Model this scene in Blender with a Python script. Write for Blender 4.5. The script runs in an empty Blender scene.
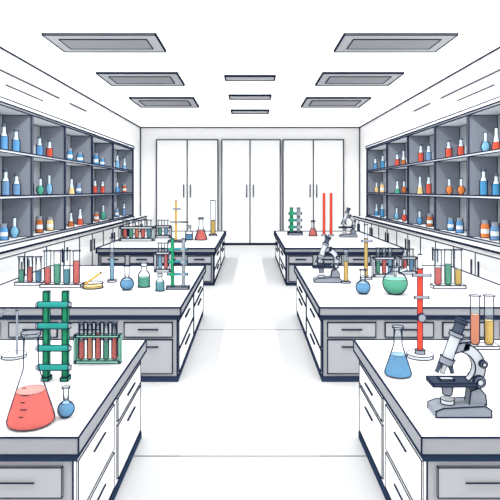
import bpy, math, random
from mathutils import Vector, Matrix
random.seed(11)
F=550.0; HC=2.0; CT=0.78; CEIL=4.29; D=20.0; XW=4.0
scene=bpy.context.scene
try:
    scene.view_settings.view_transform='Standard'; scene.view_settings.look='None'
except Exception as e: print(e)

# ---------------- materials ----------------
def lin(h):
    h=h.lstrip('#'); o=[]
    for i in (0,2,4):
        c=int(h[i:i+2],16)/255; o.append(c/12.92 if c<=.04045 else ((c+.055)/1.055)**2.4)
    return (*o,1)
MC={}
DARK='#232c42'
def newmat(n):
    m=bpy.data.materials.new(n); m.use_nodes=True; m.node_tree.nodes.clear(); return m,m.node_tree.nodes,m.node_tree.links
def flat(name,hexc,emit=0):
    if name in MC: return MC[name]
    m,N,L=newmat(name); o=N.new('ShaderNodeOutputMaterial'); d=N.new('ShaderNodeBsdfDiffuse')
    d.inputs[0].default_value=lin(hexc)
    if emit:
        e=N.new('ShaderNodeEmission'); e.inputs[1].default_value=emit; a=N.new('ShaderNodeAddShader')
        L.new(d.outputs[0],a.inputs[0]); L.new(e.outputs[0],a.inputs[1]); L.new(a.outputs[0],o.inputs[0])
    else: L.new(d.outputs[0],o.inputs[0])
    m.diffuse_color=lin(hexc); MC[name]=m; return m
def rimfac(N,L,T):
    lw=N.new('ShaderNodeLayerWeight'); lw.inputs[0].default_value=.5
    r=N.new('ShaderNodeMapRange'); r.inputs[1].default_value=T-.03; r.inputs[2].default_value=T+.05
    L.new(lw.outputs['Facing'],r.inputs[0]); return r.outputs[0]
def thr(rpx,w=1.15):
    w=min(w,.25*rpx); c=math.sqrt(max(0,1-(1-w/rpx)**2)); T=1-.95*c
    return round(T*20)/20
def toon(hexc,rpx):
    T=thr(rpx); n='enamel_%s_%d'%(hexc[1:],int(T*100))
    if n in MC: return MC[n]
    m,N,L=newmat(n); o=N.new('ShaderNodeOutputMaterial'); d=N.new('ShaderNodeBsdfDiffuse'); d.inputs[0].default_value=lin(hexc)
    k=N.new('ShaderNodeBsdfDiffuse'); k.inputs[0].default_value=lin(DARK); x=N.new('ShaderNodeMixShader')
    L.new(rimfac(N,L,T),x.inputs[0]); L.new(d.outputs[0],x.inputs[1]); L.new(k.outputs[0],x.inputs[2]); L.new(x.outputs[0],o.inputs[0])
    MC[n]=m; return m
def glass(rpx):
    T=thr(rpx); n='glass_%d'%int(T*100)
    if n in MC: return MC[n]
    m,N,L=newmat(n); o=N.new('ShaderNodeOutputMaterial')
    t=N.new('ShaderNodeBsdfTransparent'); t.inputs[0].default_value=(.985,.995,1,1)
    d=N.new('ShaderNodeBsdfDiffuse'); d.inputs[0].default_value=lin('#dcecf4')
    k=N.new('ShaderNodeBsdfDiffuse'); k.inputs[0].default_value=lin(DARK)
    a=N.new('ShaderNodeMixShader'); a.inputs[0].default_value=.1
    L.new(t.outputs[0],a.inputs[1]); L.new(d.outputs[0],a.inputs[2])
    x=N.new('ShaderNodeMixShader'); L.new(rimfac(N,L,T),x.inputs[0]); L.new(a.outputs[0],x.inputs[1]); L.new(k.outputs[0],x.inputs[2]); L.new(x.outputs[0],o.inputs[0])
    MC[n]=m; return m
INK=flat('ink_edge',DARK); WHITE=flat('white_paint','#fafbfb'); 
WALL=flat('wall_paint','#fbfbfb'); FLOORM=flat('floor_vinyl','#cccdce')
CEILM=flat('ceiling_added_glow','#f8f8f8',.6)  # plain white ceiling with an even glow added as fill light
BAND=flat('counter_edge_grey','#9a9ca1'); FRONT=flat('front_shade_baseboard_grey','#acaeb2'); TOP=flat('counter_top','#d9dadc')  # FRONT paints shade onto white cabinets' near faces; baseboard shares the grey
NAVY=flat('navy_trim','#2d3a52'); SH_BACK=flat('shelf_back','#b6bac1'); SH_DIV=flat('shelf_board','#878d98')
PANEL=flat('light_panel_grey','#a2a4a8'); PANF=flat('light_frame_grey','#c2c4c7'); THIN=flat('joint_grey','#8a9099')
RED='#d94c3b'; ORG='#d97743'; BLU='#4a8cb8'; LBL='#7aaecb'; GRN='#349d77'; DGR='#2c9468'; TEAL='#3c8c98'; YEL='#e0b43a'; GREY='#949aa4'; LG='#ced2d6'

# ---------------- mesh builder (local units scaled by s) ----------------
class B:
    def __init__(s,name,loc=(0,0,0),scale=1.0,lr=.5):
        s.name=name; s.loc=loc; s.sc=scale; s.v=[]; s.f=[]; s.m=[]; s.sm=[]; s.mats=[]; s.lr=lr
    def mi(s,m):
        if m not in s.mats: s.mats.append(m)
        return s.mats.index(m)
    def add(s,vs,fs,m,smooth=False):
        o=len(s.v); s.v+= [tuple(v) for v in vs]; 
        for i,f in enumerate(fs):
            s.f.append(tuple(o+a for a in f)); mm=m[i] if isinstance(m,list) else m
            s.m.append(s.mi(mm)); s.sm.append(smooth)
    def line(s,p,q,r=None,r2=None,m=None):
        r=s.lr if r is None else r; r2=r if r2 is None else r2; m=m or INK
        p=Vector(p);q=Vector(q); d=(q-p)
        if d.length<1e-7: return
        d.normalize(); a=Vector((0,0,1)) if abs(d.z)<.9 else Vector((0,1,0))
        u=d.cross(a).normalized(); w=d.cross(u)
        vs=[]
        for c,rr in((p-d*r*.9,r),(q+d*r2*.9,r2)):
            for x,y in((-1,-1),(1,-1),(1,1),(-1,1)): vs.append(c+u*x*rr+w*y*rr)
        s.add(vs,[(0,1,2,3),(7,6,5,4),(0,4,5,1),(1,5,6,2),(2,6,7,3),(3,7,4,0)],m)
    def box(s,x0,x1,y0,y1,z0,z1,m,front=None,top=None,edge=True,r=None,rf=None):
        vs=[(x,y,z) for x in(x0,x1) for y in(y0,y1) for z in(z0,z1)]
        fs=[(0,1,3,2),(4,6,7,5),(0,4,5,1),(2,3,7,6),(0,2,6,4),(1,5,7,3)]
        s.add(vs,fs,[m,m,front or m,m,m,top or m])
        if edge:
            E=[(0,1),(2,3),(4,5),(6,7),(0,2),(1,3),(4,6),(5,7),(0,4),(1,5),(2,6),(3,7)]
            for a,b in E:
                ra=rf(vs[a][1]) if rf else r; rb=rf(vs[b][1]) if rf else r
                s.line(vs[a],vs[b],ra,rb)
    def ring(s,c,R,axis=(0,0,1),r=None,m=None,seg=28):
        r=s.lr if r is None else r; m=m or INK
        q=Vector((0,0,1)).rotation_difference(Vector(axis).normalized()); c=Vector(c); vs=[];fs=[]
        for i in range(seg):
            a=2*math.pi*i/seg
            for j in range(5):
                b=2*math.pi*j/5; rr=R+r*math.cos(b)
                vs.append(c+q@Vector((rr*math.cos(a),rr*math.sin(a),r*math.sin(b))))
        for i in range(seg):
            for j in range(5):
                fs.append((i*5+j,((i+1)%seg)*5+j,((i+1)%seg)*5+(j+1)%5,i*5+(j+1)%5))
        s.add(vs,fs,m,True)
    def lathe(s,prof,c,lat,cap=None,axis=(0,0,1),seg=28):
        q=Vector((0,0,1)).rotation_difference(Vector(axis).normalized()); c=Vector(c)
        i=0; n=len(prof); LF=lat if callable(lat) else (lambda r:lat)
        def isc(i): 
            a,b=prof[i],prof[i+1]; return abs(b[1]-a[1])<.3*abs(b[0]-a[0])
        while i<n-1:
            t=isc(i); j=i+1
            while j<n-1 and isc(j)==t: j+=1
            pts=prof[i:j+1]; vs=[];fs=[];ms=[]
            if not t:
                q2=[pts[0]]
                for a,b in zip(pts,pts[1:]):
                    nn=max(1,min(10,int(abs(b[0]-a[0])/1.5)))
                    for kk in range(1,nn+1): q2.append((a[0]+(b[0]-a[0])*kk/nn,a[1]+(b[1]-a[1])*kk/nn))
                pts=q2
            for (r,z) in pts:
                for k in range(seg):
                    a=2*math.pi*k/seg; vs.append(c+q@Vector((max(r,1e-4)*math.cos(a),max(r,1e-4)*math.sin(a),z)))
            for a in range(len(pts)-1):
                mm=(cap if (t and cap) else LF(max(.8,(pts[a][0]+pts[a+1][0])/2)))
                for k in range(seg):
                    k2=(k+1)%seg; fs.append((a*seg+k,a*seg+k2,(a+1)*seg+k2,(a+1)*seg+k)); ms.append(mm)
            s.add(vs,fs,ms,True)
            i=j
    def cyl(s,p,q,r,hexc,r2=None,capc=None,rings=True,seg=24):
        p=Vector(p);q=Vector(q); d=q-p; L=d.length; r2=r if r2 is None else r2
        s.lathe([(0,0),(r,0),(r2,L),(0,L)],p,lambda rr:toon(hexc,rr),flat('solid_'+(capc or hexc)[1:],capc or hexc),d,seg)
        if rings:
            s.ring(p,r,d,s.lr*.9); s.ring(q,r2,d,s.lr*.9)
    def prism(s,poly,y0,y1,m,edge=True):
        n=len(poly); vs=[(x,y0,z) for x,z in poly]+[(x,y1,z) for x,z in poly]
        fs=[tuple(range(n)),tuple(range(2*n-1,n-1,-1))]+[(i,i+n,(i+1)%n+n,(i+1)%n) for i in range(n)]
        s.add(vs,fs,m)
        if edge:
            for i in range(n):
                s.line(vs[i],vs[(i+1)%n]); s.line(vs[i+n],vs[(i+1)%n+n])
    def vessel(s,prof,level,hexc,c=(0,0,0),seg=28):
        R=max(p[0] for p in prof)
        s.lathe(prof,c,lambda r:glass(r),None,seg=seg)
        cx,cy,cz=c
        if hexc and level>0:
            ins=min(.7,R*.12); lp=[(0,.6)]
            for i in range(len(prof)-1):
                (r0,z0),(r1,z1)=prof[i],prof[i+1]
                if z1>=level and z1>z0:
                    if r0>0 and z0<level: lp.append((max(r0-ins,.1),max(z0,.6)))
                    t=(level-z0)/(z1-z0); rr=r0+(r1-r0)*t; lp.append((max(rr-ins,.1),level)); break
                if r0>0: lp.append((max(r0-ins,.1),max(z0,.6)))
            else: rr=prof[-1][0]
            lp.append((0,level))
            li=flat('liquid_'+hexc[1:],hexc)
            s.lathe(lp,c,li,flat('liquidtop_'+hexc[1:],tint(hexc)),seg=seg)
            s.ring((cx,cy,cz+level),max(rr-ins*.5,.2),r=s.lr*.55)
        s.ring((cx,cy,cz+prof[-1][1]),prof[-1][0],r=s.lr*.9)
        rb=[p for p in prof if p[0]>0][0]
        if prof[0][1]==0 and prof[1][1]==0: s.ring((cx,cy,cz+s.lr*.8),rb[0],r=s.lr*.9)
    def done(s):
        me=bpy.data.meshes.new(s.name); k=s.sc
        me.from_pydata([(x*k,y*k,z*k) for x,y,z in s.v],[],s.f)
        for m in s.mats: me.materials.append(m)
        me.polygons.foreach_set('material_index',s.m); me.polygons.foreach_set('use_smooth',s.sm); me.update()
        o=bpy.data.objects.new(s.name,me); o.location=s.loc; scene.collection.objects.link(o); return o
def tint(h):
    return '#'+''.join('%02x'%int(int(h[i:i+2],16)*.65+255*.35) for i in(1,3,5))
def obj(name,px,py,z=CT,lr=.5):
    k=(py-190)/(HC-z); return B(name,((px-250)/k,F/k,z+.004),1/k,lr)
LWM=1.25
def rf(y,w=.5): return LWM*w*max(y,2.2)/F

# ---------------- room ----------------
def simple(name,x0,x1,y0,y1,z0,z1,m):
    b=B(name); b.box(x0,x1,y0,y1,z0,z1,m,edge=False); return b
Y0=-1.5
simple('floor',-XW-.1,XW+.1,Y0,D+.1,-.1,0,FLOORM).done()
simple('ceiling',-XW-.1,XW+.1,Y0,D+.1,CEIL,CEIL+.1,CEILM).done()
simple('wall_back',-XW-.1,XW+.1,D,D+.1,0,CEIL,WALL).done()
for sg,n in((-1,'wall_left'),(1,'wall_right')):
    b=simple(n,min(sg*XW,sg*(XW+.1)),max(sg*XW,sg*(XW+.1)),Y0,D,0,CEIL,WALL)
    x=sg*(XW-.005)
    for (a,c,z) in((7.6,11.5,3.92),(12.2,13.4,3.92),(9.0,10.6,3.72)):
        b.line((x,a,z),(x,c,z),rf(a,.4),rf(c,.4))
    b.done()
b=B('trim_ceiling')
for sg in(-1,1):
    b.line((sg*(XW-.01),3,CEIL-.01),(sg*(XW-.01),D-.02,CEIL-.01),rf(3,.6),rf(D,.5))
    b.line((sg*(XW-.01),D-.02,0),(sg*(XW-.01),D-.02,CEIL),rf(D,.5))
b.line((-XW,D-.02,CEIL-.01),(XW,D-.02,CEIL-.01),rf(D,.5)); b.done()
b=B('baseboard_back'); b.box(-XW+.05,XW-.05,D-.04,D,0.0,.06,FRONT,edge=False); b.line((-XW,D-.05,.02),(XW,D-.05,.02),rf(D,.6)); b.done()
b=B('trim_floor')
for y in (7.86,4.13):
    b.line((-3.6,y,.002),(3.6,y,.002),.0035 if y<5 else .005,m=THIN)
b.done()
def kc(py): return (190-py)/(CEIL-HC)
for py0,py1,xa,xb in((33,50,1.38,3.03),(72,84,1.42,2.98),(97,106,1.40,2.97)):
    for sg in(-1,1):
        b=B('ceiling_light_panel'); ya=F/kc(py0); yb=F/kc(py1); 
        x0,x1=sorted((sg*xa,sg*xb)); z=CEIL-.03
        b.box(x0,x1,ya,yb,z,CEIL-.002,PANF,rf=lambda y:rf(y,.45))
        iy=(yb-ya)*.22; ix=.17
        b.box(x0+ix,x1-ix,ya+iy,yb-iy,z-.008,z-.001,PANEL,rf=lambda y:rf(y,.32))
        b.done()
for py0,py1,hw in((75,79,.5),(94.5,98,.5),(109.5,112.5,.53)):
    b=B('ceiling_vent_slat'); b.box(-hw,hw,F/kc(py0),F/kc(py1),CEIL-.03,CEIL-.002,PANF,rf=lambda y:rf(y,.5)); b.done()
for i,(a,c,mid) in enumerate(((157,218,187.5),(222,280,250),(283,343,313))):
    b=B('door_%d'%(i+1)); k=27.5; r=rf(D,.4); zt=HC+50/k
    for p,q in((a,mid),(mid,c)):
        b.box((p-250)/k,(q-250)/k,D-.1,D-.045,.07,zt,WHITE,r=r)
        hx=(mid-250)/k+(-.12 if p==a else .12)
        b.box(hx-.018,hx+.018,D-.16,D-.1,HC-.02+.2-.45,HC+.2,NAVY,edge=False)
    b.done()
# benches
def bench(sg,xi,xo,k0,k1,nf,ns):
    ya,yb=F/k0,F/k1; b=B('lab_bench'); R=lambda y:rf(y,.6)
    def X(a,c): return sorted((sg*a,sg*c))
    x0,x1=X(xi,xo); b.box(x0,x1,ya,yb,CT-.085,CT,BAND,front=BAND,top=TOP,rf=R)
    x0,x1=X(xi+.015,xo-.015); b.box(x0,x1,ya+.015,yb-.015,CT-.125,CT-.085,NAVY,edge=False)
    x0,x1=X(xi+.04,xo-.04); b.box(x0,x1,ya+.04,yb-.04,.05,CT-.125,WHITE,front=FRONT,rf=R)  # white body, near face greyed to paint in its shade
    x0,x1=X(xi+.03,xo-.03); b.box(x0,x1,ya+.03,yb-.03,0,.05,NAVY,edge=False)
    yf=ya+.04; w=(xo-xi-.08)/nf; r=rf(ya,.5)
    for i in range(nf):
        a,c=X(xi+.04+i*w+.05,xi+.04+(i+1)*w-.05)
        for z0,z1 in((.47,.62),(.09,.44)):
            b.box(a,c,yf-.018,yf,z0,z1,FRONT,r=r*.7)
            zc=z1-.07; m=(a+c)/2; b.line((m-.1,yf-.03,zc),(m+.1,yf-.03,zc),r*1.0)
    xs=sg*(xi+.04); L=(yb-ya-.08)/ns
    for i in range(ns):
        a=ya+.04+i*L+.05; c=ya+.04+(i+1)*L-.05
        for z0,z1 in ((.47,.62),(.09,.44)) if i%2 else ((.34,.62),(.09,.31)):
            xa,xb=sorted((xs,xs-sg*.012)); b.box(xa,xb,a,c,z0,z1,WHITE,rf=lambda y:rf(y,.35))
            zc=z1-.07; m=(a+c)/2; b.line((xs-sg*.022,m-L*.14,zc),(xs-sg*.022,m+L*.14,zc),rf(m,.55))
    b.done()
for sg in(-1,1):
    bench(sg,.845,3.2,203,123,4,2); bench(sg,.718,3.2,96.5,62.3,4,2); bench(sg,.72,3.2,48,34,4,2)
for sg in(-1,1):
    b=B('base_cabinet'); x0,x1=sorted((sg*3.62,sg*3.96)); ya=6.0; yb=19.2
    b.box(x0,x1,ya,yb,0,1.08,WHITE,edge=False)
    xf=sg*3.615; n=7
    b.line((xf,ya,1.08),(xf,yb,1.08),rf(ya,.5),rf(yb,.5)); b.line((xf,ya,1.0),(xf,yb,1.0),rf(ya,.35),rf(yb,.35)); b.line((xf,ya,.03),(xf,yb,.03),rf(ya,.5),rf(yb,.5))
    for i in range(n):
        y=ya+(yb-ya)*(i+.5)/n; y2=ya+(yb-ya)*(i+1)/n
        b.line((xf,y2,.06),(xf,y2,.98),rf(y2,.4)); b.line((xf-sg*.01,y-.14,.62),(xf-sg*.01,y-.14,.86),rf(y,.5)); b.line((xf-sg*.01,y+.14,.62),(xf-sg*.01,y+.14,.86),rf(y,.5))
        b.line((xf,y,.06),(xf,y,.98),rf(y,.35))
    b.done()
# shelving
XF=3.5; ZB=1.23; ZT=3.22
offs=[117,137,158,185,218,252,300]
for sg in(-1,1):
    b=B('shelving_unit'); ys=[XF*F/o for o in offs]
    X=lambda a,c:sorted((sg*a,sg*c)); R=lambda y:rf(y,.42)
    b.box(*X(3.96,3.995),ys[-1],ys[0],ZB,ZT,SH_BACK,edge=False)
    rows=[ZB+(ZT-ZB)*i/3 for i in range(4)]
    for i,z in enumerate(rows):
        h=.04
        b.box(*X(XF,3.96),ys[-1],ys[0],z-h/2,z+h/2,flat('shelf_side','#e4e7ea'),rf=R)
    for y in ys:
        for j in range(3):
            b.box(*X(XF,3.96),y-.03,y+.03,rows[j]+.02,rows[j+1]-.02,SH_DIV,rf=R)
    b.box(*X(XF-.02,3.98),ys[-1]-.02,ys[0]+.03,ZT+.02,ZT+.08,WHITE,rf=R)
    b.box(*X(XF-.02,3.98),ys[-1]-.02,ys[0]+.03,ZB-.1,ZB-.02,WHITE,rf=R)
    b.done()
    b=B('reagent_bottles'); cols=[BLU,'#c95743','#5d93c2',LBL,'#cf7c48',BLU,'#c95743','#e0c48a','#4f9f86','#6b8fb5','#b5683c']
    for bi in range(6):
        y2,y1=ys[bi]-.05,ys[bi+1]+.05
        for j in range(3):
            n=3 if bi<5 else 2
            kind=random.choice([0,0,1,2,2,3]); col=random.choice(cols)
            for t in range(n):
                if random.random()<.35: kind=random.choice([0,1,2,3])
                if random.random()<.55: col=random.choice(cols)
                u=(t+.5)/n; y=F/( (F/y1)*(1-u)+(F/y2)*u ); x=sg*(XF+.14+random.uniform(0,.04))
                k=F/y; w=(.058*random.uniform(.95,1.1) if bi<4 else .064)*k; h=.35*k*random.uniform(.8,1.08)
                if kind==2: w*=1.2; h*=.8
                S=1/k; bb=B('t',scale=1,lr=.38)
                T=lambda hx:(lambda r:toon(hx,r))
                if kind==0:
                    bb.lathe([(0,0),(w,0),(w,h*.6)],(0,0,0),T(col),seg=16); bb.ring((0,0,h*.6),w,seg=16,r=.25)
                    bb.lathe([(w,h*.6),(w*.45,h*.78),(w*.45,h)],(0,0,0),T('#d5e5ee'),seg=16)
                    bb.cyl((0,0,h),(0,0,h*1.12),w*.55,'#5a6474',rings=False,seg=12)
                elif kind==1:
                    bb.lathe([(0,0),(w*1.25,0),(w*1.2,h*.1),(w*.85,h*.4)],(0,0,0),T(col),seg=16)
                    bb.lathe([(w*.85,h*.4),(w*.42,h*.7),(w*.42,h*1.02)],(0,0,0),T('#d5e5ee'),seg=16); bb.ring((0,0,h*1.02),w*.45,seg=16,r=.35)
                elif kind==2:
                    bb.lathe([(0,0),(w,0),(w,h*.7),(w*.8,h*.8)],(0,0,0),T(col),seg=16)
                    bb.lathe([(w*1.02,h*.25),(w*1.02,h*.5)],(0,0,0),T('#dfe3e6'),seg=16)
                    bb.cyl((0,0,h*.8),(0,0,h*.98),w*.85,'#8d949f',rings=False,seg=12)
                else:
                    hp=[(0,0),(w*.6,0)]+[(w*1.15*math.cos(a),h*.3+h*.3*math.sin(a)) for a in [math.radians(q) for q in range(-50,70,15)]]
                    bb.lathe(hp,(0,0,0),T(col),seg=16); bb.lathe([(w*.42,h*.56),(w*.42,h*1.0)],(0,0,0),T('#d5e5ee'),seg=16); bb.ring((0,0,h),w*.46,seg=16,r=.35)
                bb.ring((0,0,.3),w*(.6 if kind==3 else 1),seg=16)
                o=Vector((x,y,rows[j]+.024))
                off=len(b.v); b.v+=[tuple(Vector(v)*S+o) for v in bb.v]; b.f+=[tuple(off+a for a in f) for f in bb.f]
                b.m+=[b.mi(bb.mats[m]) for m in bb.m]; b.sm+=bb.sm
    b.done()

# ---------------- lab objects ----------------
def erlen(px,py,W,H,neck,col,lev,body=.62):
    b=obj('erlenmeyer_flask',px,py); w=W/2; n=neck/2
    pr=[(0,0),(w*.9,0),(w*.99,H*.02),(w,H*.05),(w*.93,H*.12),(n*1.15,H*body*.95),(n,H*body*1.04),(n,H*.95),(n*1.3,H*.97),(n*1.3,H)]
    b.vessel(pr,H*lev,col); b.ring((0,0,H*.95),n,r=.4)
    if W>30:
        for i in range(5):
            z=H*(.15+.07*i); r=w*.93+(n*1.15-w*.93)*((z-H*.12)/(H*body*.95-H*.12))
            b.line((w*.0-3,-r*.99-.3,z),(3 if i%2 else 0,-r*.99-.3,z),.35)
    return b.done()
def roundflask(px,py,W,H,neck,col,lev,arm=False):
    b=obj('round_flask',px,py); R=W/2; n=neck/2; pr=[(0,0),(R*.5,0)]
    a0=-math.acos(.5); cz=R*math.sin(-a0); a1=math.acos(n/R)
    for i in range(1,13):
        a=a0+(a1-a0)*i/12; pr.append((R*math.cos(a),cz+R*math.sin(a)))
    pr+=[(n,H*.95),(n*1.35,H*.96),(n*1.35,H)]
    b.vessel(pr,H*lev,col)
    if arm: b.cyl((n*.8,0,H*.8),(R*.95,0,H*.92),1.1,'#dcebf2')
    return b.done()
def bottle(px,py,W,H,col,lev):
    b=obj('reagent_bottle',px,py); w=W/2
    b.vessel([(0,0),(w,0),(w,H*.5),(w*.85,H*.6),(w*.45,H*.7),(w*.45,H*.86)],H*lev,col)
    b.cyl((0,0,H*.86),(0,0,H),w*.55,LG); return b.done()
def tube(b,x,y,z,r,L,col,lev):
    pr=[(0,0)]+[(r*math.sin(a*math.pi/12),r-r*math.cos(a*math.pi/12)) for a in range(1,7)]+[(r,L-1),(r*1.2,L-.8),(r*1.2,L)]
    b.vessel(pr,L*lev,col,(x,y,z),seg=18)
def rack(px,py,n,sp,r,L,cols,col,name='test_tube_rack'):
    b=obj(name,px,py,lr=.36); W=n*sp; d=r*1.1
    m=flat('rack_'+col[1:],col); hw=W/2+1.5
    b.box(-hw,hw,-d,d,0,2.6,m); b.box(-hw,hw,-d,d,L*.68,L*.68+2,m)
    for sx in(-1,1): b.box(sx*hw-1,sx*hw+1,-d,d,0,L*.74,m)
    for i in range(n):
        tube(b,-W/2+sp*(i+.5),0,2.7,r,L,cols[i%len(cols)],.5+.1*((i*7)%3))
    return b.done()
def tubestand(px,py,n,sp,r,L,cols,levs=(.5,.6,.45,.7)):
    b=obj('test_tube_holder',px,py,lr=.42); W=n*sp; m=flat('rack_white','#e8eaec')
    b.box(-W/2-1,W/2+1,-r*1.4,r*1.4,0,3,m)
    for i in range(n): tube(b,-W/2+sp*(i+.5),0,2,r,L,cols[i%len(cols)],levs[i%len(levs)])
    return b.done()
def rod(b,x,y,z0,z1,r,col): b.cyl((x,y,z0),(x,y,z1),r,col)
def microscope(px,py,S,flip=1,body='#8d939d',name='microscope'):
    k=(py-190)/(HC-CT); b=B(name,((px-250)/k,F/k,CT+.004),S/100/k,lr=.55 if S>70 else .7); s=flip
    G=flat('scope_'+body[1:],body); DK=flat('scope_dark','#3a4354'); LT=flat('scope_light','#c3c8ce')
    def P(pts,y0,y1,m): b.prism([(s*x,z) for x,z in (pts if s>0 else pts[::-1])],y0,y1,m)
    P([(-28,0),(28,0),(28,7),(22,11),(-20,9),(-28,6)],-13,13,G)
    P([(8,9),(26,10),(25,20),(19,27),(10,24)],-6,6,G)
    M=math; rr=[M.radians(x) for x in range(-48,76,8)]
    outer=[(-4+29*M.cos(a),47+27*M.sin(a)) for a in rr]
    inner=[(-4+19*M.cos(a),47+17*M.sin(a)) for a in rr]
    for i in range(len(rr)-1):
        b.prism([(s*outer[i][0],outer[i][1]),(s*outer[i+1][0],outer[i+1][1]),(s*inner[i+1][0],inner[i+1][1]),(s*inner[i][0],inner[i][1])],-5,5,LT,edge=False)
        for y in(-5,5):
            for c in(outer,inner): b.line((s*c[i][0],y,c[i][1]),(s*c[i+1][0],y,c[i+1][1]))
    b.box(*sorted((s*-30,s*14)),-11,11,30,33.5,DK); b.box(*sorted((s*-20,s*-6)),-4,4,33.5,35,LT)
    b.cyl((s*-12,0,19),(s*-12,0,30),5,body,r2=7); b.cyl((s*-12,0,10),(s*-12,0,14),7,'#d7dce0')
    A=Vector((s*-14,0,50)); Bt=Vector((s*3,0,96)); d=(Bt-A)
    at=lambda t:A+d*t
    b.cyl(at(.0),at(.14),7,body,r2=8); b.cyl(at(.14),at(.62),6,'#c3c8ce'); b.cyl(at(.62),at(.7),7.5,body); b.cyl(at(.7),at(.92),5.5,'#4a5363'); b.cyl(at(.92),at(1),7,'#3a4354')
    b.cyl(at(0),at(-.2),3,'#c3c8ce',r2=2.3); b.cyl(A+Vector((s*-5,0,1)),A+Vector((s*-9,0,-8)),2.6,'#4a5363',r2=2); b.cyl(A+Vector((s*5,0,-2)),A+Vector((s*7,0,-9)),2.6,'#4a5363',r2=2)
    P([(-6,62),(8,66),(10,74),(-2,72)],-5,5,G)
    for x,z,r in((18,34,6),(22,52,3.8)):
        b.cyl((s*x,-9,z),(s*x,-5,z),r,'#6b7380'); b.cyl((s*x,5,z),(s*x,9,z),r,'#6b7380'); b.cyl((s*x,-10.5,z),(s*x,-9,z),r*.5,'#c3c8ce')
    return b.done()

# left near bench
erlen(31,423,46,90,15,RED,.36,.6)
roundflask(66,417,17,29,6,BLU,.48)
b=obj('roller_stand',56,380)
for sx in(-1,1):
    b.box(sx*9.5-2.6,sx*9.5+2.6,-2.5,2.5,3,88,flat('green_frame',DGR)); b.box(sx*9.5-3.5,sx*9.5+3.5,-5,5,0,3,flat('green_frame',DGR))
for z in(14,33,55,76): b.cyl((-15,-6.3,z),(15,-6.3,z),3.4,'#2f8f86'); b.cyl((-17,-6.3,z),(-15,-6.3,z),2.2,LG); b.cyl((15,-6.3,z),(17,-6.3,z),2.2,LG)
b.done()
rack(98,363,5,8.2,3.2,38,[RED,ORG,RED,GRN,RED],'#8fcdb6')
b=obj('hook_stand',14,357); b.cyl((0,0,0),(0,0,2.5),12,LG); rod(b,3,0,2.5,46,1.1,GREY)
pts=[(3+ -8+8*math.cos(a),0,40+7*math.sin(a)) for a in [math.radians(t) for t in range(0,200,20)]]
for p,q in zip(pts,pts[1:]): b.cyl(p,q,.9,GREY,rings=False,seg=10)
b.done()
# left mid
tubestand(30,285,3,8.5,3,26,[GRN,RED,BLU])
tubestand(62,287,4,9.6,3.5,34,[RED,GRN,TEAL,RED])
b=obj('petri_dish',93,288); b.vessel([(0,0),(10,0),(10,5)],2.5,YEL); b.cyl((-9,-2,3),(8,0,15),1,YEL); b.done()
b=obj('graduated_cylinder',112,282); b.cyl((0,0,0),(0,0,2),4.5,LG); b.vessel([(0,0),(2.2,0),(2.2,42)],22,LBL,(0,0,2)); b.done()
roundflask(127,290,14,24,5,BLU,.42); bottle(144,287,12,24,GRN,.4); 
def clampstand(px,py,H,cols,w=11,name='burette_clamp_stand'):
    b=obj(name,px,py); b.box(-w,w,-4,4,0,2.5,flat('solid_grey',GREY))
    for i,sx in enumerate((-1,1)):
        rod(b,sx*w*.5,0,2.5,H,1.8,cols[i%len(cols)])
    for z in(.3,.55,.8):
        b.cyl((-w*.9,-3.2,H*z),(w*.9,-3.2,H*z),1.3,TEAL)
        for q in(-.5,.5): b.cyl((w*q,-6,H*z),(w*q,-4,H*z),2.2,DGR if q<0 else GREY,rings=False)
    return b.done()
clampstand(178,289,50,[DGR,GREY])
rack(163,272,2,6,2.2,26,[LBL,RED],'#c9ced4')
bottle(160,291,9,17,TEAL,.5)
# left rear
rack(137,241,5,6,2.4,18,[RED,GRN,ORG,RED,TEAL],'#d9e2e0')
b=obj('retort_stand',177,242); b.box(-8,8,-6,6,0,1.5,flat('solid_grey',GREY)); rod(b,-1,0,1.5,41,1,YEL); b.cyl((-7,-2,20),(9,-2,20),.8,GREY,rings=False); b.cyl((-4,-2,33),(4,-2,33),.8,GREY,rings=False); b.ring((8,-4,20),3.4,r=.6); b.done()
erlen(201,240,13,22,4.5,RED,.45)
b=obj('graduated_cylinder',213,236); b.cyl((0,0,0),(0,0,1.5),4,LG); b.vessel([(0,0),(2.6,0),(2.6,34)],14,YEL,(0,0,1.5)); b.done()
rack(163,238,2,6,2.2,15,[GRN,LBL],'#c9ced4'); bottle(189,240,8,14,BLU,.4)
# right rear
clampstand(295,235,27,[DGR,GREY],7)
erlen(313,236,9,15,3.5,RED,.5)
for px in(324,331):
    b=obj('thermometer_stand',px,236,lr=.35); b.cyl((0,0,0),(0,0,1.5),3,GREY,rings=False); b.cyl((0,0,1.5),(0,0,43),1.5,RED,rings=False); b.cyl((0,0,43),(0,0,46),.8,'#ffffff',rings=False); b.done()
microscope(348,237,30)
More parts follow.
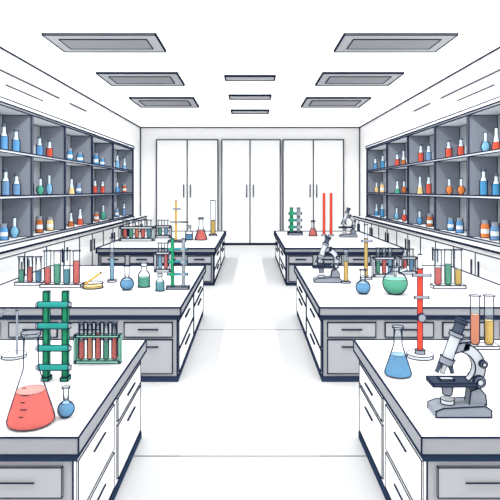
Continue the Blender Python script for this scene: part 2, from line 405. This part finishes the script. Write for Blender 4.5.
# right mid
microscope(327,282,47)
b=obj('graduated_cylinder',346,283); b.cyl((0,0,0),(0,0,1.5),4.5,LG); b.vessel([(0,0),(2.3,0),(2.3,32)],20,YEL,(0,0,1.5)); b.done()
b=obj('burette_stand',366,279); b.cyl((0,0,0),(0,0,2),6,LG); b.vessel([(0,0),(2,0),(2,52)],38,YEL,(0,0,2)); b.cyl((-5,-4,38),(5,-4,38),1,GREY); b.done()
roundflask(363,294,15,24,5.5,BLU,.45)
rack(384,277,3,6,2.3,26,[GRN,RED,LBL],'#d4d8dc')
roundflask(395,294,25,27,9,GRN,.55,True)
tubestand(448,288,3,10,3.6,36,[RED,GRN,YEL])
rack(408,274,2,6.5,2.3,22,[RED,BLU],'#d4d8dc')
# right near
b=obj('burette_stand',420,357); b.cyl((0,0,0),(0,0,3),13,LG); b.cyl((0,0,3),(0,0,7),5,GREY); b.cyl((0,0,7),(0,0,88),3,RED); b.cyl((0,0,88),(0,0,102),2,'#ffffff')
b.cyl((-9,-5,82),(9,-5,82),1.5,GREY); b.cyl((-7,-5,60),(7,-5,60),1.5,GREY); b.cyl((0,-7,40),(0,-4,40),4,GREY)
b.done()
tubestand(482,348,2,14,4.8,50,[ORG,YEL],(.62,.5))
erlen(398,375,27,48,9,BLU,.42,.62)
microscope(459,413,97)

# ---------------- lights ----------------
w=bpy.data.worlds.new('World'); scene.world=w; w.use_nodes=True
w.node_tree.nodes['Background'].inputs[0].default_value=(1,1,1,1); w.node_tree.nodes['Background'].inputs[1].default_value=1.35
for sg in(-1,1):
    for y in(1.5,4.5,7.5,10.5,13.5,16.5):
        l=bpy.data.lights.new('ceiling_lamp','SPOT'); l.energy=160; l.shadow_soft_size=.03; l.spot_size=math.radians(165); l.spot_blend=.3
        o=bpy.data.objects.new('ceiling_lamp',l); o.location=(sg*2.2,y,CEIL-.06); scene.collection.objects.link(o)
cam=bpy.data.cameras.new('camera'); co=bpy.data.objects.new('camera',cam); scene.collection.objects.link(co); scene.camera=co
co.location=(0,0,HC); co.rotation_euler=(math.radians(90),0,0); cam.sensor_width=36; cam.lens=36*F/500; cam.shift_y=-.12; cam.clip_end=100
